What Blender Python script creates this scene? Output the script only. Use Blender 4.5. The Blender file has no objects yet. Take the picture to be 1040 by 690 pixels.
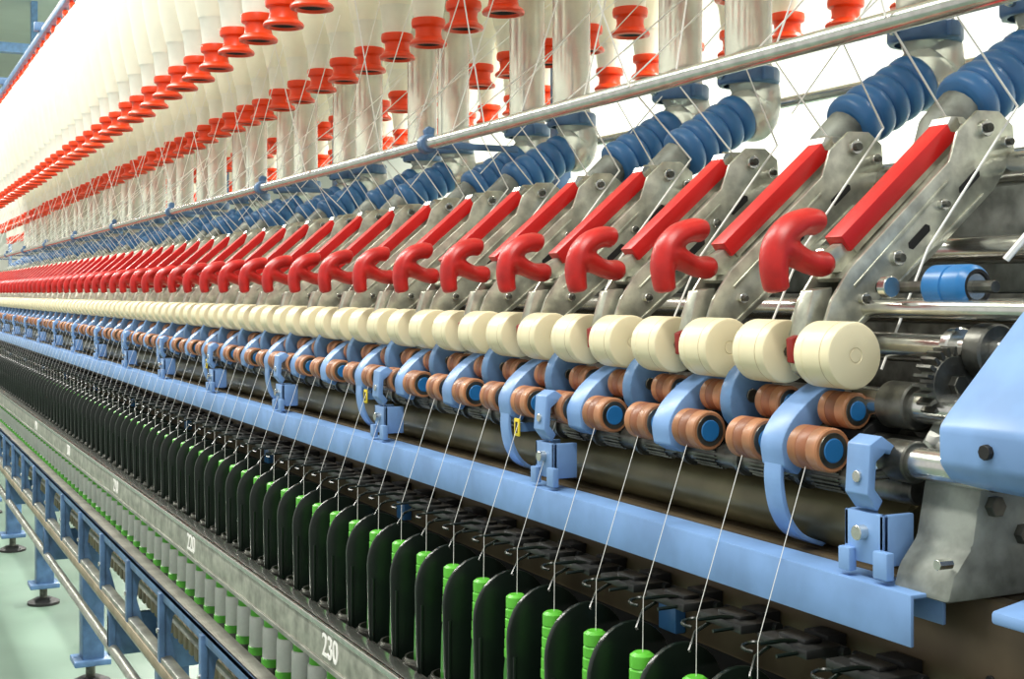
import bpy, bmesh, math, random
import numpy as np
from mathutils import Vector, Matrix
random.seed(7)
H=1.0   # camera height above the floor
S=bpy.context.scene
S.view_settings.view_transform='Standard'

# ------------------------------------------------------------------ materials
def mat(name,col,rough=.4,metal=0.,var=.12,scale=30.,bump=0.,col2=None,trans=0.,coat=0.,sss=0.):
    m=bpy.data.materials.new(name); m.use_nodes=True
    nt=m.node_tree; b=nt.nodes['Principled BSDF']
    tc=nt.nodes.new('ShaderNodeTexCoord'); no=nt.nodes.new('ShaderNodeTexNoise')
    no.inputs['Scale'].default_value=scale; no.inputs['Detail'].default_value=4
    nt.links.new(tc.outputs['Object'],no.inputs['Vector'])
    r=nt.nodes.new('ShaderNodeValToRGB')
    c2=col2 if col2 else tuple(c*(1-var) for c in col)
    c1=col if col2 else tuple(min(1,c*(1+var*.6)) for c in col)
    r.color_ramp.elements[0].position=.35; r.color_ramp.elements[1].position=.65
    r.color_ramp.elements[0].color=(*c2,1); r.color_ramp.elements[1].color=(*c1,1)
    nt.links.new(no.outputs['Fac'],r.inputs['Fac']); nt.links.new(r.outputs['Color'],b.inputs['Base Color'])
    b.inputs['Roughness'].default_value=rough; b.inputs['Metallic'].default_value=metal
    b.inputs['Transmission Weight'].default_value=trans
    b.inputs['Coat Weight'].default_value=coat
    if bump:
        bp=nt.nodes.new('ShaderNodeBump'); bp.inputs['Strength'].default_value=bump; bp.inputs['Distance'].default_value=.002
        nt.links.new(no.outputs['Fac'],bp.inputs['Height']); nt.links.new(bp.outputs['Normal'],b.inputs['Normal'])
    return m
M={}
M['cream']=mat('cream_plastic',(.88,.79,.53),.38,var=.07,scale=15)
M['creamdk']=mat('cream_groove',(.62,.52,.33),.5)
M['red']=mat('red_plastic',(.60,.008,.008),.36,var=.12,scale=20)
M['redm']=mat('red_handle',(.52,.012,.010),.38,var=.2,scale=60,bump=.05)
M['redd']=mat('dark_red_wedge',(.28,.012,.010),.5,var=.2)
M['orange']=mat('orange_plastic',(.88,.055,.006),.36,var=.08)
M['galv']=mat('galvanised_steel',(.56,.57,.48),.30,.65,var=.3,scale=70,bump=.1)
M['steel']=mat('bright_steel',(.68,.68,.64),.22,.95,var=.15,scale=80)
M['dsteel']=mat('greasy_steel',(.13,.13,.115),.38,.8,var=.5,scale=60,bump=.3)
M['cast']=mat('grey_casting',(.27,.29,.26),.5,.3,var=.5,scale=35,bump=.4)
M['blue']=mat('light_blue_paint',(.19,.34,.63),.38,var=.16,scale=22)
M['dblue']=mat('blue_plastic',(.045,.17,.40),.33,var=.15,scale=30)
M['mblue']=mat('dusty_blue_paint',(.09,.18,.34),.42,var=.3,scale=30)
M['cap']=mat('blue_cap',(.02,.17,.44),.35)
M['brown']=mat('brown_rubber',(.43,.185,.085),.42,var=.3,scale=40)
M['brownd']=mat('brown_rubber_band',(.28,.10,.045),.45,var=.2)
M['olive']=mat('oily_olive_beam',(.15,.13,.065),.34,.35,var=.4,scale=14,bump=.15)
M['bplate']=mat('oily_brown_plate',(.11,.082,.048),.38,.3,var=.4,scale=12,bump=.15)
M['black']=mat('black_plastic',(.005,.010,.007),.28,var=.2)
M['blackm']=mat('black_matt',(.010,.010,.010),.6)
M['lapp']=mat('lappet_black',(.018,.019,.019),.34,var=.3,scale=60)
M['green']=mat('green_plastic',(.11,.50,.04),.38,var=.12,scale=40)
M['greend']=mat('green_groove_and_shade',(.035,.20,.02),.45)
M['white']=mat('white_yarn',(.92,.91,.87),.75,var=.03,scale=200)
M['rove']=mat('roving_package',(.94,.90,.76),.8,var=.04,scale=18,bump=.15)
M['tubew']=mat('ivory_tube',(.92,.90,.80),.4,var=.04)
M['clear']=mat('frosted_pipe',(.88,.88,.80),.2,var=.15,scale=22,trans=.6)
M['rail']=mat('brushed_ring_rail',(.42,.42,.36),.4,.5,var=.35,scale=45,bump=.1)
M['alu']=mat('aluminium_profile',(.36,.36,.32),.36,.7,var=.3,scale=25)
M['tan']=mat('tan_slat',(.30,.25,.17),.6,var=.25,scale=20)
M['yellow']=mat('yellow_label',(.8,.62,.03),.5)
M['floor']=mat('green_epoxy_floor',(.15,.22,.17),.4,var=.15,scale=2.5)
M['wall']=mat('white_wall',(.90,.90,.84),.7,var=.03,scale=2)
M['ceil']=mat('ceiling_panel',(.66,.74,.68),.7,var=.05,scale=2)
M['lint']=mat('cotton_lint',(.75,.74,.68),.95,var=.1)

# ------------------------------------------------------------------ template mesh builder (x=across v, y=along u, z=height w)
class Tpl:
    def __init__(s): s.v=[];s.f=[];s.m=[];s.mats=[]
    def mi(s,m):
        if m not in s.mats: s.mats.append(m)
        return s.mats.index(m)
    def add(s,vs,fs,m):
        o=len(s.v); k=s.mi(m) if isinstance(m,str) else None
        s.v+= [tuple(p) for p in vs]
        for i,f in enumerate(fs):
            s.f.append(tuple(j+o for j in f)); s.m.append(k if k is not None else s.mi(m[i]))
    def addbm(s,bm,m):
        bmesh.ops.recalc_face_normals(bm,faces=bm.faces[:])
        bm.verts.index_update()
        s.add([v.co[:] for v in bm.verts],[[v.index for v in f.verts] for f in bm.faces],m); bm.free()
    def box(s,x0,x1,y0,y1,z0,z1,m,bev=0.):
        bm=bmesh.new(); bmesh.ops.create_cube(bm,size=1)
        for v in bm.verts:
            v.co=Vector(((x0+x1)/2+v.co.x*(x1-x0),(y0+y1)/2+v.co.y*(y1-y0),(z0+z1)/2+v.co.z*(z1-z0)))
        if bev: bmesh.ops.bevel(bm,geom=bm.edges[:],offset=bev,segments=2,affect='EDGES',profile=.5)
        s.addbm(bm,m)
    def prism(s,poly,y0,y1,m,bev=0.):
        bm=bmesh.new()
        a=[bm.verts.new((x,y0,z)) for x,z in poly]; b=[bm.verts.new((x,y1,z)) for x,z in poly]
        n=len(poly); bm.faces.new(a); bm.faces.new(b[::-1])
        for i in range(n): bm.faces.new((a[i],b[i],b[(i+1)%n],a[(i+1)%n]))
        bmesh.ops.recalc_face_normals(bm,faces=bm.faces[:])
        if bev: bmesh.ops.bevel(bm,geom=bm.edges[:],offset=bev,segments=2,affect='EDGES',profile=.5)
        s.addbm(bm,m)
    def lathe(s,c,axis,prof,seg=24,m='steel'):
        vs=[];fs=[];ms=[]
        for t,r in prof:
            r=max(r,1e-5)
            for i in range(seg):
                a=2*math.pi*i/seg; ca,sa=r*math.cos(a),r*math.sin(a)
                if axis=='Y': vs.append((c[0]+ca,t,c[1]+sa))
                elif axis=='Z': vs.append((c[0]+ca,c[1]+sa,t))
                else: vs.append((t,c[0]+ca,c[1]+sa))
        for k in range(len(prof)-1):
            for i in range(seg):
                j=(i+1)%seg; q=(k*seg+i,k*seg+j,(k+1)*seg+j,(k+1)*seg+i)
                fs.append(q if axis!='Y' else q[::-1]); ms.append(m if isinstance(m,str) else m[k])
        s.add(vs,fs,ms)
    def cyl(s,c,axis,t0,t1,r,m,seg=16,bev=0.):
        b=bev or r*.08
        s.lathe(c,axis,[(t0,0),(t0,r-b),(t0+b,r),(t1-b,r),(t1,r-b),(t1,0)],seg,m)
    def tube(s,pts,r,m,seg=8,sy=1.,caps=True):
        pts=[Vector(p) for p in pts]; n=len(pts)
        R=r if isinstance(r,(list,tuple)) else [r]*n
        vs=[];fs=[]; ref=None
        for i,p in enumerate(pts):
            t=(pts[min(i+1,n-1)]-pts[max(i-1,0)]).normalized()
            if ref is None:
                ref=Vector((0,1,0)) if abs(t.y)<.8 else Vector((1,0,0))
            a=(ref-t*ref.dot(t)).normalized(); ref=a; b=t.cross(a)
            for k in range(seg):
                g=2*math.pi*k/seg
                vs.append(p+a*math.cos(g)*R[i]*sy+b*math.sin(g)*R[i])
        for i in range(n-1):
            for k in range(seg):
                j=(k+1)%seg; fs.append((i*seg+k,i*seg+j,(i+1)*seg+j,(i+1)*seg+k))
        if caps: fs.append(tuple(range(seg))[::-1]); fs.append(tuple((n-1)*seg+k for k in range(seg)))
        s.add(vs,fs,m)

def build(name,items,parent=None,sharp=35):
    V=[];F=[];MI=[];mats=[];base=0
    for tpl,offs in items:
        mp=[]
        for m in tpl.mats:
            if m not in mats: mats.append(m)
            mp.append(mats.index(m))
        v=np.array(tpl.v)
        for o in offs:
            d=np.array(o if isinstance(o,(tuple,list)) else (0,o,0),dtype=float)
            V.append(v+d)
            F+=[tuple(i+base for i in f) for f in tpl.f]; MI+=[mp[k] for k in tpl.m]
            base+=len(v)
    me=bpy.data.meshes.new(name); me.from_pydata(np.concatenate(V).tolist(),[],F)
    for m in mats: me.materials.append(M[m])
    me.polygons.foreach_set('material_index',MI)
    me.polygons.foreach_set('use_smooth',[True]*len(F))
    me.update()
    me.set_sharp_from_angle(angle=math.radians(sharp))
    ob=bpy.data.objects.new(name,me); S.collection.objects.link(ob)
    if parent: ob.parent=parent
    else: ob.location.z=H
    return ob
def spline(pts,n=6):
    out=[];P=[Vector(p) for p in pts];P=[2*P[0]-P[1]]+P+[2*P[-1]-P[-2]]
    for i in range(1,len(P)-2):
        for k in range(n):
            t=k/n;a,b,c,d=P[i-1],P[i],P[i+1],P[i+2]
            out.append(.5*((2*b)+(c-a)*t+(2*a-5*b+4*c-d)*t*t+(3*b-a-3*c+d)*t**3))
    out.append(P[-2]); return out

SP=.1352; HS=SP/2; SPB=.1385; U0=.71; NA=60
arms=[U0+SP*k for k in range(NA)]
spind=[U0-HS/2+HS*k for k in range(NA*2)]
spind_all=[U0-HS/2+HS*k for k in range(-8,NA*2)]
UE=8.8; US=-.2
def P(s,n): return (.593+.759*s+.651*n,.032+.651*s-.759*n)

# ------------------------------------------------------------------ weighting arms
arm=Tpl()
prof=[P(-.062,.026),P(-.040,.014),P(-.015,.008),P(.100,.008),P(.120,-.003),P(.144,-.003),P(.160,.010),P(.164,.026),P(.152,.042),P(.12,.049),P(.05,.048),P(.0,.046),P(-.055,.042),P(-.066,.036)]
for y in (-.0185,.0155): arm.prism(prof,y,y+.003,'galv',.0008)
arm.prism([P(-.02,.012),P(.10,.010),P(.10,.013),P(-.02,.015)],-.016,.016,'galv')
arm.prism([P(.10,.02),P(.16,.02),P(.16,.024),P(.10,.024)],-.016,.016,'galv')
arm.prism([P(-.03,.036),P(.05,.042),P(.05,.046),P(-.03,.040)],-.016,.016,'dsteel')
for s_,n_,r in ((.140,.010,.006),(.150,.030,.0045),(.02,.028,.0055),(.075,.026,.004),(-.02,.03,.004)):
    c=P(s_,n_); arm.cyl(c,'Y',-.0225,.0225,r,'steel',12)
    arm.cyl(c,'Y',-.0255,.0255,r*.55,'dsteel',8)
for s_ in (.045,.105):
    c=P(s_,.03); arm.prism([(c[0]+a*.759*.010+b*.651*.003,c[1]+a*.651*.010-b*.759*.003) for a,b in ((-1,-1),(1,-1),(1.2,0),(1,1),(-1,1),(-1.2,0))],-.0190,-.0184,'blackm')
arm.prism([P(-.02,.018),P(.09,.016),P(.09,.0185),P(-.02,.0205)],-.0195,-.0175,'galv',.0006)
arm.prism([P(-.045,.0385),P(.11,.044),P(.11,.0465),P(-.045,.041)],-.0195,-.0175,'galv',.0006)
c=P(.128,-.004); arm.lathe(c,'Y',[(-.009,0),(-.009,.006),(.009,.006),(.009,0)],6,'steel')
arm.prism([(.566,.002),(.582,.004),(.576,-.05),(.568,-.058),(.558,-.052),(.555,-.035)],-.007,.007,'galv',.001)
arm.prism([(.551,-.030),(.562,-.026),(.564,-.048),(.552,-.046)],-.0035,.0035,'redd',.001)
arm_o=build('weighting_arm_row',[(arm,arms)])
bar=Tpl()
bar.prism([P(.000,-.008),P(.128,-.008),P(.128,.005),P(.000,.005)],-.0088,.0088,'red',.0006)
bar.prism([P(.005,.004),P(.12,.004),P(.12,.010),P(.005,.010)],-.006,.006,'galv')
build('red_bar',[(bar,arms)],arm_o)

# red release handle, fused with voxel remesh
kn=Tpl()
g=spline([(.575,0,.047),(.566,0,.0480),(.553,0,.0440),(.543,0,.0345),(.5390,0,.022),(.5395,0,.010),(.5415,0,.001)],5)
n=len(g); kn.tube(g,[.0060]+[.0090-.0018*i/(n-1)+.0008*math.sin(math.pi*i/(n-1)) for i in range(1,n-1)]+[.0050],'redm',16,1.45)
g=spline([(.543,0,.030),(.555,0,.0255),(.568,0,.0205),(.583,0,.0195)],4)
kn.tube(g,[.0105,.0105,.0100,.0095,.0088,.0083,.008,.008,.0082,.0085,.0088,.009,.0075],'redm',16,1.3)
tmp=build('tmp',[(kn,[0])]); 
md=tmp.modifiers.new('r','REMESH'); md.mode='VOXEL'; md.voxel_size=.0015
sm=tmp.modifiers.new('s','SMOOTH'); sm.iterations=4; sm.factor=.5
dg=bpy.context.evaluated_depsgraph_get(); ev=tmp.evaluated_get(dg); em=ev.to_mesh()
kt=Tpl(); kt.add([v.co[:] for v in em.vertices],[list(p.vertices) for p in em.polygons],'redm'); ev.to_mesh_clear()
bpy.data.objects.remove(tmp)
kt.prism([(.576,.013),(.600,.015),(.608,.03),(.592,.034),(.576,.025)],-.005,.005,'galv',.0008)
build('release_handle',[(kt,arms)],arm_o,sharp=60)

# ------------------------------------------------------------------ cream clearer rollers
cr=Tpl(); L=.018;R=.0216
pr=[(-L,.0),(-L,.0040),(-L+.0004,.0042),(-L+.0004,.0052),(-L,.0054),(-L,R-.0022),(-L+.0007,R-.0007),(-L+.0022,R),(-L+.0085,R),(-L+.009,R-.0004),(-L+.0095,R),(L-.0095,R),(L-.009,R-.0004),(L-.0085,R),(L-.0022,R),(L-.0007,R-.0007),(L,R-.0022),(L,.006),(L,0)]
ms=['cream']*(len(pr)-1); ms[1]='creamdk'; ms[8]=ms[9]='creamdk'
cr.lathe((.563,-.0395),'Y',pr,40,ms)
ax=Tpl(); ax.cyl((.563,-.0395),'Y',-.02,.02,.004,'dsteel',10)
build('cream_clearer_roller_row',[(cr,spind),(ax,arms)])

# ------------------------------------------------------------------ brown cots
def cot(c,R,L):
    t=Tpl()
    pr=[(-L-.001,0),(-L-.001,R*.50),(-L-.0005,R*.55),(-L-.0005,R*.78),(-L,R*.80),(-L,R-.001),(-L+.001,R),(-L*.33,R),(-L*.33+.0006,R-.0003),(-L*.33+.0012,R),(L*.33,R),(L*.33+.0006,R-.0003),(L*.33+.0012,R),(L-.001,R),(L,R-.001),(L,R*.6),(L+.003,R*.5),(L+.003,0)]
    ms=['cap','cap','dsteel','dsteel','brown','brown','brown','brownd','brownd','brownd','brownd','brownd','brown','brown','brown','dsteel','dsteel']
    t.lathe(c,'Y',pr,28,ms); return t
cf=cot((.548,-.0990),.0142,.0148); cm=cot((.569,-.0750),.0118,.013)
axs=Tpl(); axs.cyl((.548,-.0990),'Y',-.022,.022,.004,'steel',10); axs.cyl((.569,-.0750),'Y',-.022,.022,.0035,'steel',10)
build('brown_cot_roller_row',[(cf,spind),(cm,spind),(axs,arms)])

# ------------------------------------------------------------------ blue cradles
cd=Tpl()
out=spline([(.586,0,-.056),(.569,0,-.064),(.554,0,-.074),(.543,0,-.085),(.5365,0,-.098),(.538,0,-.113)],4)
inn=spline([(.550,0,-.119),(.559,0,-.105),(.563,0,-.093),(.574,0,-.083),(.590,0,-.070)],4)
cd.prism([(p.x,p.z) for p in out]+[(p.x,p.z) for p in inn],-.0120,.0120,'blue',.0014)
cd.cyl((.548,-.0990),'Y',-.0135,.0135,.0075,'blue',16)
build('blue_roller_cradle_row',[(cd,arms)])
bt=Tpl()
pts=[]
for i in range(24):
    a=2*math.pi*i/24; pts.append((.566+.0185*math.cos(a)+.003*math.sin(a),-.0725+.024*math.sin(a)))
bt.prism(pts,-.007,.007,'mblue',.002)
bt.cyl((.566,-.0725),'Y',-.0085,.0085,.005,'dsteel',12)
build('blue_apron_tensioner_row',[(bt,[a+HS for a in arms])])

# ------------------------------------------------------------------ hanging blue straps + clamps (every third arm)
third=[U0+3*SP*k for k in range(20)]
st=Tpl()
o=spline([(.538,0,-.108),(.5375,0,-.125),(.542,0,-.145),(.553,0,-.160),(.572,0,-.168)],5)
q=[(p.x,p.z) for p in o]+[(p.x+.0030,p.z+.002) for p in o[::-1]]
st.prism(q,-.009,.009,'blue',.0006)
clp=Tpl()
clp.prism([(.524,-.088),(.533,-.083),(.547,-.092),(.547,-.098),(.536,-.093),(.529,-.098),(.528,-.114),(.534,-.121),(.530,-.127),(.522,-.117)],-.010,.010,'blue',.001)
clp.box(.527,.531,-.018,.016,-.158,-.128,'blue',.001)
clp.box(.527,.550,-.018,-.014,-.158,-.128,'blue',.001)
clp.box(.527,.550,.012,.016,-.150,-.128,'blue',.001)
clp.box(.522,.528,-.026,-.014,-.164,-.148,'blue',.001)
clp.box(.522,.528,.006,.016,-.164,-.150,'blue',.001)
clp.cyl((-.001,-.140),'X',.521,.552,.0045,'steel',12)
clp.cyl((-.001,-.107),'X',.521,.556,.0035,'steel',12)
build('blue_hook_bracket_row',[(st,third),(clp,[a-.1 for a in third])])
yl=Tpl(); yl.box(.535,.5365,-.005,.005,-.130,-.114,'yellow',.0004); yl.box(.5346,.5352,-.002,.002,-.127,-.117,'blackm'); yl.box(.5365,.56,-.003,.003,-.126,-.118,'mblue')
build('yellow_warning_tag',[(yl,[1.085,1.49,2.3])])

# ------------------------------------------------------------------ bottom rollers and bearings
sh=Tpl()
for c,r,m in (((.562,-.1175),.0085,'dsteel'),((.586,-.0985),.0095,'dsteel'),((.618,-.078),.0125,'dsteel')):
    sh.cyl(c,'Y',.60,UE,r,m,24,.001)
fl=Tpl()
for c in ((.562,-.1175),(.586,-.0985)):
    for k in range(18):
        a=2*math.pi*k/18; x,z=c[0]+.0093*math.cos(a),c[1]+.0093*math.sin(a)
        fl.box(x-.0006,x+.0006,-.014,.014,z-.0006,z+.0006,'dsteel')
    fl.lathe(c,'Y',[(.024,.0085),(.024,.0115),(.029,.0115),(.029,.0085)],20,'dsteel')
std=Tpl()
std.prism([(.554,-.122),(.562,-.127),(.575,-.118),(.60,-.105),(.64,-.085),(.66,-.10),(.66,-.125),(.61,-.120),(.58,-.122)],-.005,.005,'dsteel',.001)
for k in range(3): std.cyl((.60+.02*k,-.112),'Y',-.009,.009,.004,'steel',8)
apr=Tpl(); apr.prism([(.573,-.088),(.602,-.070),(.608,-.085),(.583,-.110),(.574,-.103)],-.014,.014,'blackm',.001)
build('bottom_roller_shafts',[(sh,[0]),(fl,spind),(std,arms),(apr,spind)])

# ------------------------------------------------------------------ beams
bm_=Tpl()
bm_.lathe((.588,-.148),'Y',[(.62,0),(.62,.020),(.622,.022),(UE-.002,.022),(UE,.020),(UE,0)],32,'olive')
bm_.box(.584,.66,.62,UE,-.168,-.128,'olive',.004)
build('olive_roller_beam',[(bm_,[0])])
bp=Tpl()
bp.box(.562,.575,US,UE,-.262,-.170,'bplate',.002)
bp.box(.575,.95,US,UE,-.20,-.170,'bplate',.002)
for y in (.545,.47,.40):
    bp.cyl((y,-.215),'X',.5605,.5625,.0032,'blackm',12)
    bp.cyl((y-.02,-.245),'X',.5605,.5625,.0025,'blackm',12)
for k in range(12): bp.cyl((.66+.42*k,-.205),'X',.558,.5625,.004,'dsteel',6)
build('brown_base_beam',[(bp,[0])])
br=Tpl()
def strip(x0,x1,z0,z1): br.box(x0,x1,.5625,UE,z0,z1,'blue',.0006)
strip(.520,.5225,-.196,-.167); strip(.5215,.546,-.1695,-.167); strip(.5435,.546,-.186,-.168)
for k in range(16): br.box(.546,.562,.66+.56*k,.69+.56*k,-.183,-.172,'blue',.001)
build('blue_guard_rail',[(br,[0])])

bd=Tpl()
bd.box(.70,.95,.60,UE,-.16,.00,'dsteel',.003)
bd.box(.78,.86,.60,UE,.00,.11,'cast',.003)
bd.box(.63,.66,US,UE,-.58,-.265,'blackm',.002)  # plain black sheet added behind the spindles, stands for the dark underframe
bd.box(.54,.66,US,UE,-.62,-.587,'mblue',.003)
build('spinning_frame_body',[(bd,[0])])
bk=Tpl()
bk.cyl((.740,.090),'Y',.45,UE,.0125,'steel',20,.001)
bk.cyl((.70,.030),'Y',.45,UE,.010,'steel',20,.001)
bk.cyl((.66,-.012),'Y',.40,UE,.009,'steel',20,.001)
bk.cyl((.935,.215),'Y',.45,UE,.006,'steel',16,.001)
bk.cyl((.63,-.04),'Y',.56,UE,.006,'dsteel',16,.001)
build('arm_support_shafts',[(bk,[0])])

# ------------------------------------------------------------------ polished guide rod with blue clips
rd=Tpl(); rd.cyl((.66,.194),'Y',.2,UE,.0078,'steel',24,.001)
cl=Tpl(); cl.lathe((.66,.194),'Y',[(-.009,.0078),(-.009,.011),(-.007,.0125),(.007,.0125),(.009,.011),(.009,.0078)],20,'mblue')
cl.prism([(.656,.204),(.667,.204),(.669,.214),(.660,.217),(.655,.212)],-.005,.005,'mblue',.001)
cl.box(.668,.79,-.004,.004,.189,.197,'mblue',.001)
build('polished_guide_rod',[(rd,[0]),(cl,[1.60+.80*k for k in range(9)])])

# ------------------------------------------------------------------ suction ducts
dk=[]
for k in range(-1,20):
    dk+= [.928-SP+3*SP*k, .928+3*SP*k]
dk=[d for d in dk if d>.6 and d<8.4]
du=Tpl()
pts=spline([(.875,0,.95),(.875,0,.6),(.875,0,.28),(.876,0,.245),(.886,0,.222),(.884,0,.202),(.860,0,.190)],6)
n=len(pts); du.tube(pts,[.026]*(n-8)+[.027,.029,.031,.032,.031,.029,.026,.024],'clear',24,1,False)
du.lathe((.875,0),'Z',[(.228,.0275),(.228,.032),(.231,.034),(.243,.034),(.246,.032),(.246,.0275)],28,'mblue')
for sx in (-1,1): du.box(.869,.881,sx*.034-.005,sx*.034+.005,.230,.244,'mblue',.001)
du.cyl((0,.237),'X',.835,.842,.004,'steel',8)
a=Vector((.866,0,.195)); b=Vector((.784,0,.147)); N=5; bp_=[];rr=[]
for i in range(N*10+1):
    t=i/(N*10); bp_.append(a.lerp(b,t)); rr.append(.0225+.0045*math.sqrt(abs(math.sin(math.pi*t*N))))
du.tube(bp_,rr,'dblue',32)
du.tube([b,b+Vector((-.02,0,-.018)),b+Vector((-.03,0,-.05))],[.018,.018,.018],'cast',16)
build('suction_duct_row',[(du,dk)],sharp=70)

# ------------------------------------------------------------------ roving bobbins
def bob():
    t=Tpl()
    z=.395
    pr=[(z+.012,0),(z+.004,.020),(z,.0235),(z+.001,.0295),(z+.004,.0305),(z+.007,.0290),(z+.012,.0225),(z+.020,.0205),(z+.028,.0215),(z+.031,.0265),(z+.037,.0275),(z+.043,.0265),(z+.044,.0235)]
    t.lathe((0,0),'Z',pr,28,['blackm']+['orange']*11)
    pr=[(z+.044,.0235),(z+.085,.0285),(z+.09,.031)]
    t.lathe((0,0),'Z',pr,24,'tubew')
    pr=[(z+.09,.031),(z+.14,.042),(z+.21,.054),(z+.25,.057),(z+.34,.057),(z+.39,.046),(z+.41,.03),(z+.41,.022)]
    t.lathe((0,0),'Z',pr,24,'rove')
    t.lathe((0,0),'Z',[(z+.41,.022),(z+.43,.022),(z+.431,.026),(z+.44,.026),(z+.441,.006),(z+.477,.006)],16,'orange')
    return t
B=bob()
VA,VB,VC,VD=.56,.815,1.06,1.31
offs=[]
for v,ph,n_ in ((VA,1.915,52),(VB,1.972,66),(VC,1.755,80),(VD,1.83,84)):
    u=ph
    while u-SPB>.35: u-=SPB
    while u<min(12.5,.35+n_*SPB):
        offs.append((v,u,random.uniform(-.003,.003))); u+=SPB
bob_o=build('roving_bobbin_row',[(B,offs)])
ck=Tpl()
for v in (VA,VB,VC,VD): ck.box(v-.015,v+.015,0,12.5,.872,.90,'mblue',.002)
for k in range(10): 
    ck.box(VA-.03,VD+.03,.9+1.3*k,.93+1.3*k,.90,.93,'mblue',.002)
    ck.box(1.17,1.20,.9+1.3*k,.93+1.3*k,-1.0,.90,'mblue',.002)
build('creel_frame',[(ck,[0])])

# ------------------------------------------------------------------ rovings
rv=Tpl()
for i,u in enumerate(spind+[.535,.605]):
    row=(VB,VA,VC,VB,VC)[i%5]
    du_=random.uniform(-.04,.12)
    top=(row-.03 if row!=VA else row+.02,u+du_,.50+random.uniform(-.03,.06))
    gx=.670+random.uniform(-.001,.01)
    if row==VA: gx=.651
    mid=(gx,u+random.uniform(-.02,.02),.196)
    end=(.722,u,.130)
    rv.tube([top,mid,end],.0009,'white',5)
    if i%5==0:
        rv.tube([(VC,u+random.uniform(-.1,.2),.48),(.79,u+random.uniform(-.04,.04),.17)],.0008,'white',5)
for u in spind: rv.tube([(.722,u,.130),(.64,u,.03),(.60,u,-.05)],.0009,'white',5)
rv.tube([(.66,.545,.13),(.635,.56,.06),(.615,.585,.02)],.0022,'white',6)
build('roving_strands',[(rv,[0])])

# ------------------------------------------------------------------ yarn
yn=Tpl()
for u in spind:
    yn.tube([(.538,u,-.110),(.501,u,-.2175),(.5005,u,-.262)],.00032,'white',4)
build('yarn_ends',[(yn,[0])])

# ------------------------------------------------------------------ lappets (thread guides)
lp=Tpl()
lp.box(.518,.546,-.026,.024,-.2245,-.2185,'lapp',.001)
lp.box(.526,.540,-.014,.012,-.2190,-.2160,'lapp',.0008)
lp.box(.546,.561,-.012,.012,-.232,-.216,'blackm',.001)
lp.cyl((.546,-.222),'Y',-.030,.030,.0035,'lapp',10)
lp.tube([(.540,-.006,-.2205),(.516,-.006,-.2165),(.505,-.006,-.2165)],.0015,'black',6)
g=[(.505-.002+.0065*math.cos(a)-.006,.0065*math.sin(a)*1.0,-.2165-.0006*i) for i,a in enumerate([math.pi*(-.45+.22*k) for k in range(9)])]
lp.tube([(.505,-.006,-.2165)]+g,.0012,'black',6)
lp.tube([(.53,.016,-.2225),(.508,.012,-.230),(.498,.004,-.240)],.0013,'black',6)
lp.tube([(.525,-.018,-.2215),(.503,-.016,-.2225)],.0013,'black',6)
lb=Tpl()
lb.box(.552,.5615,-.012,.012,-.258,-.234,'dblue',.001)
build('thread_guide_row',[(lp,spind_all),(lb,[.86+.56*k for k in range(14)])])

# ------------------------------------------------------------------ separators
se=Tpl()
pl=[]
cx=.515; hw=.037
for i in range(17):
    a=math.pi*i/16; pl.append((cx-hw*math.cos(a),-.286+.042*math.sin(a)))
pl=[(cx-hw*.92,-.42)]+pl+[(cx+hw*.92,-.42)]
se.prism(pl,-.0026,.0026,'black',.0014)
se.box(cx-hw*.9,cx-hw*.9+.004,-.004,.004,-.42,-.30,'black',.001)
build('balloon_separator_row',[(se,[u+HS*.60 for u in spind_all])])

# ------------------------------------------------------------------ spindles with green bobbins
sp=Tpl()
z=-.256
pr=[(z,0),(z,.006),(z-.002,.0088)]
ms=['green','green']
for k in range(6):
    zz=z-.004-k*.0085
    pr+=[(zz,.0090+k*.0003),(zz-.0065,.0090+k*.0003),(zz-.007,.0082+k*.0003)]; ms+=['green','green','greend']
pr+=[(-.320,.0108),(-.345,.0115),(-.400,.0120),(-.405,.0140),(-.43,.0145)]; ms+=['greend','greend','greend','white','white']  # upper cop coloured dark green to stand for shade between separators
pr+=[(-.431,.0125),(-.450,.0130)]; ms+=['white','green']
pr+=[(-.451,.0145),(-.492,.0150)]; ms+=['white','white']
pr+=[(-.493,.0165),(-.503,.0165),(-.504,.010)]; ms+=['green','green','green']
pr+=[(-.520,.010),(-.521,.014),(-.535,.014),(-.536,.008),(-.585,.008)]; ms+=['dsteel','greend','dsteel','dsteel','dsteel']
sp.lathe((.50,0),'Z',pr,16,ms)
build('green_spindle_bobbin_row',[(sp,spind_all)])

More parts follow.
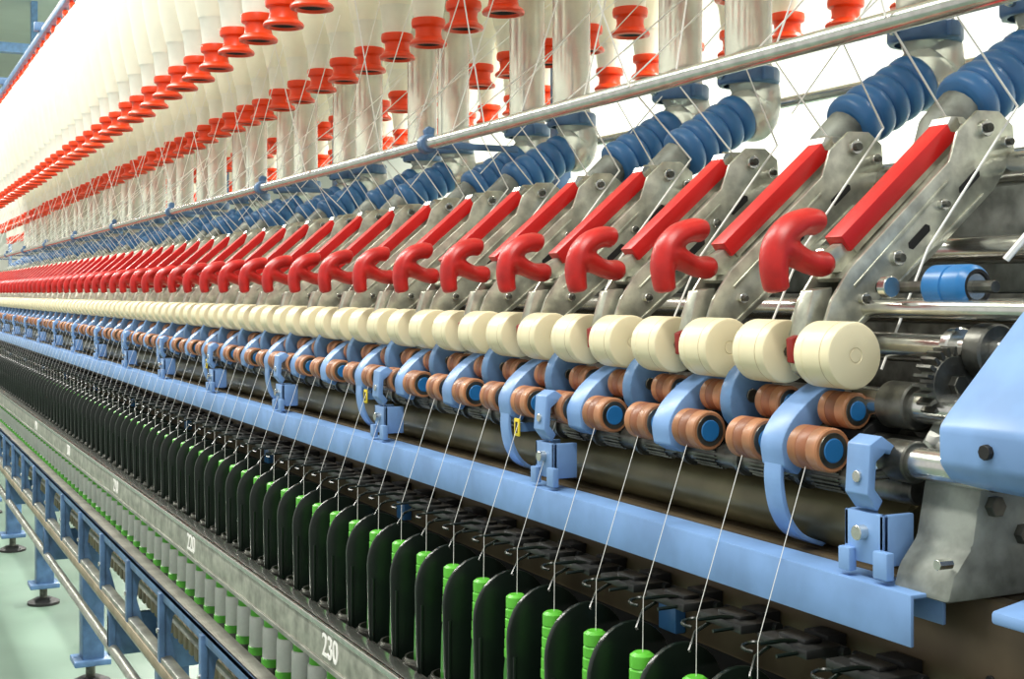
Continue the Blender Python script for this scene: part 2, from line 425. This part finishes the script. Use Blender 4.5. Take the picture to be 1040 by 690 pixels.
# ------------------------------------------------------------------ numbered ring rail
rr_=Tpl()
rr_.box(.455,.4585,US,UE,-.410,-.362,'rail',.001)
rr_.box(.455,.476,US,UE,-.3655,-.362,'steel',.001)
rr_.box(.4525,.456,US,UE,-.3685,-.362,'steel',.0008)
rr_.box(.4525,.456,US,UE,-.410,-.404,'alu',.0008)
rr_.box(.455,.474,US,UE,-.410,-.4065,'rail',.001)
rg=Tpl()
rg.lathe((.50,0),'Z',[(-.372,.024),(-.362,.024),(-.362,.021),(-.358,.021),(-.358,.019),(-.372,.019),(-.372,.024)],18,'dsteel')
rg.box(.474,.483,-.034,.034,-.372,-.366,'dsteel')
rail=build('numbered_ring_rail',[(rr_,[0]),(rg,spind_all)])
for i,txt in enumerate(('240','230','220','210','200','190')):
    u=1.378+(i-1)*10*HS
    cu=bpy.data.curves.new('numeral_'+txt,'FONT'); cu.body=txt; cu.size=.036; cu.extrude=.0006; cu.align_x='CENTER'; cu.align_y='CENTER'; cu.offset=.0004
    cu.materials.append(M['white']); t=bpy.data.objects.new('numeral_'+txt,cu); S.collection.objects.link(t)
    t.parent=rail; t.location=(.4546,u,-.386); t.rotation_euler=(math.pi/2,0,-math.pi/2)

# ------------------------------------------------------------------ lower front guard with slats
lf=Tpl()
lf.box(.415,.440,US,UE,-.462,-.454,'alu',.001)
lf.box(.415,.419,US,UE,-.474,-.454,'mblue',.001)
lf.box(.412,.430,US,UE,-.592,-.560,'alu',.002)
lf.box(.409,.412,US,UE,-.584,-.568,'tan',.001)
lf.cyl((.420,-.664),'Y',US,UE,.0095,'alu',20,.001)
lf.cyl((.455,-.53),'Y',US,UE,.005,'alu',12,.001)
sl=Tpl(); sl.box(.476,.482,-.010,.010,-.585,-.515,'tan',.001)
gs=Tpl()
gs.prism([(.418,-.470),(.455,-.470),(.455,-.48),(.432,-.50),(.428,-.53),(.440,-.575),(.415,-.575)],-.003,.003,'mblue',.001)
gs.box(.410,.419,-.008,.008,-.575,-.462,'mblue',.001)
gs.cyl((0,-.52),'X',.407,.410,.004,'steel',8)
gp=Tpl(); gp.box(.412,.50,-.008,.008,-.676,-.60,'mblue',.002); gp.box(.412,.425,-.012,.012,-.67,-.59,'mblue',.002)
build('lower_guard_frame',[(lf,[0]),(sl,[US+.04*k for k in range(225)]),(gs,[.4+.28*k for k in range(30)]),(gp,[.6+.98*k for k in range(9)])])

lg=Tpl()
lg.box(.501,.555,-.03,.03,-.94,-.63,'mblue',.004)
lg.box(.501,.570,-.045,.045,-.70,-.621,'mblue',.004)
lg.box(.480,.570,-.045,.045,-.945,-.93,'mblue',.003)
lg.cyl((.525,0),'Z',-.985,-.93,.012,'dsteel',12)
lg.lathe((.525,0),'Z',[(-1.0,0),(-1.0,.05),(-.992,.05),(-.98,.025),(-.98,0)],24,'blackm')
lg2=Tpl(); lg2.v=[(a+.75,b,c) for a,b,c in lg.v]; lg2.f=lg.f; lg2.m=lg.m; lg2.mats=lg.mats
xb=Tpl(); xb.box(.55,1.25,-.02,.02,-.68,-.64,'mblue',.003)
build('machine_leg_row',[(lg,[.59+.98*k for k in range(9)]),(lg2,[.59+.98*k for k in range(9)]),(xb,[.59+.98*k for k in range(9)])])

# ------------------------------------------------------------------ end-of-section housing and gearing (right edge)
e=Tpl()
pf=[(.508,-.070),(.5085,-.090),(.516,-.099),(.535,-.104),(.60,-.118),(.70,-.125),(.75,-.08),(.75,.05),(.70,.12),(.66,.09),(.580,.000),(.566,-.012),(.515,-.062)]
e.prism(pf,.46,.530,'blue',.003)
for c in ((.568,-.042),(.62,-.03),(.64,-.09)):
    e.cyl(c,'Y',.528,.533,.007,'blackm',6)
for c in ((.556,-.046),(.60,-.0)): e.cyl(c,'Y',.455,.462,.005,'blackm',8)
e.cyl((.495,-.080),'X',.505,.512,.004,'blackm',8)
build('blue_end_housing',[(e,[0])])
c_=Tpl()
c_.prism([(.53,-.170),(.535,-.155),(.548,-.140),(.552,-.12),(.556,-.10),(.575,-.092),(.62,-.09),(.70,-.10),(.70,-.170)],.545,.590,'cast',.004)
c_.prism([(.56,-.11),(.60,-.06),(.66,-.02),(.70,-.02),(.70,-.12)],.60,.615,'cast',.003)
c_.cyl((.563,-.118),'Y',.540,.547,.006,'dsteel',6); c_.cyl((.585,-.135),'Y',.540,.547,.006,'dsteel',6)
c_.cyl((.548,-.148),'X',.525,.535,.003,'steel',8)
c_.cyl((.5505,-.0985),'Y',.53,.64,.0095,'steel',24)
c_.cyl((.5505,-.0985),'Y',.59,.612,.0125,'dsteel',24)
c_.cyl((.585,-.070),'Y',.50,.68,.010,'steel',24)
c_.cyl((.585,-.070),'Y',.625,.650,.015,'dsteel',24)
c_.cyl((.61,-.035),'Y',.45,.70,.009,'steel',24)
c_.cyl((.61,-.035),'Y',.585,.60,.017,'dsteel',28)
c_.cyl((.61,-.035),'Y',.615,.622,.014,'steel',28)
c_.cyl((.602,-.01),'Y',.45,.70,.006,'steel',20)
c_.cyl((.59,.004),'Y',.655,.662,.007,'steel',20)
for k in range(4): c_.cyl((.60+.014*k,-.094-.006*(k%2)),'Y',.54,.60,.0045,'dsteel',8)
G=Tpl()
for k in range(24):
    a=2*math.pi*k/24
    G.prism([(.590+.020*math.cos(a+d)*r_,-.055+.020*math.sin(a+d)*r_) for d,r_ in ((-.08,.9),(-.04,1.15),(.04,1.15),(.08,.9))],.600,.612,'dsteel')
G.cyl((.590,-.055),'Y',.600,.612,.0185,'dsteel',24); G.cyl((.590,-.055),'Y',.595,.602,.006,'dsteel',6)
for c0,r0 in (((.575,.60,-.088),.006),((.60,.63,-.052),.007),((.565,.585,-.128),.005),((.64,.58,.02),.008)):
    bm=bmesh.new(); bmesh.ops.create_icosphere(bm,subdivisions=2,radius=r0)
    for v in bm.verts: v.co=v.co*random.uniform(.55,1.25)+Vector(c0)
    G.addbm(bm,'lint')
build('end_bearing_bracket',[(c_,[0]),(G,[0])])
ct=Tpl()
ct.lathe((.612,.004),'Y',[(.605,0),(.605,.008),(.604,.009),(.604,.011),(.607,.0135),(.610,.014),(.621,.014),(.6215,.0132),(.623,.0132),(.6235,.014),(.638,.014),(.64,.0125),(.64,0)],28,['steel','blackm','blackm']+['cap']*9)
ct.cyl((.612,.004),'Y',.59,.70,.004,'dsteel',10)
build('blue_plastic_roller',[(ct,[0])])
lt=Tpl(); lt.prism([(.52,-.170),(.57,-.170),(.62,-.170),(.62,-.155),(.55,-.158),(.52,-.163)],.46,.505,'blue',.002)
build('blue_corner_bracket',[(lt,[0])])

# ------------------------------------------------------------------ room
def slab(name,x0,x1,y0,y1,z0,z1,m):
    t=Tpl(); t.box(x0,x1,y0,y1,z0,z1,m); return build(name,[(t,[0])])
slab('floor',-4,5,-4,18,-1.08,-1.0,'floor')
slab('ceiling',-4,5,-1,18,2.5,2.6,'ceil')
slab('wall_right',5,5.1,-4,18,-1.0,2.5,'wall')
slab('wall_far',-4,5,18,18.1,-1.0,2.5,'wall')
t=Tpl(); t.box(-3.9,1.35,12,12.1,2.05,2.13,'blue'); t.box(1.30,1.35,12,12.1,2.13,2.5,'blue'); t.box(-3.9,-3.85,12,12.1,2.13,2.5,'blue')
build('blue_ceiling_beam',[(t,[0])])
def lamp(x,y,z,sx,sy,e_,name):
    l=bpy.data.lights.new(name+'_light','AREA'); l.shape='RECTANGLE'; l.size=sx; l.size_y=sy; l.energy=e_; l.color=(1,.975,.91)
    o=bpy.data.objects.new(name+'_light',l); S.collection.objects.link(o)
    f=Tpl(); f.box(-sx/2-.04,sx/2+.04,-sy/2-.04,sy/2+.04,.02,.08,'wall',.005); fo=build(name,[(f,[0])]); fo.location=(x,y,z+H)
    o.parent=fo; o.location=(0,0,-.005)
for i,y in enumerate((.2,3.4,6.6,9.8)): lamp(-.55,y,2.2,.3,2.2,(84,100,115,115)[i],'ceiling_lamp')
for y in (.8,4.0,7.2,10.4): lamp(2.6,y,2.2,.3,2.2,220,'ceiling_lamp')
w=bpy.data.worlds.new('world'); S.world=w; w.use_nodes=True
w.node_tree.nodes['Background'].inputs[0].default_value=(1,.99,.96,1); w.node_tree.nodes['Background'].inputs[1].default_value=.74

# ------------------------------------------------------------------ camera
f=1350.; th=math.atan(660/f)
c=bpy.data.cameras.new('camera'); c.sensor_width=36; c.lens=36*f/1040; c.shift_y=-47/1040; c.clip_start=.02
co=bpy.data.objects.new('camera',c); S.collection.objects.link(co)
co.location=(0,0,H); co.rotation_euler=(math.pi/2,0,-th); S.camera=co
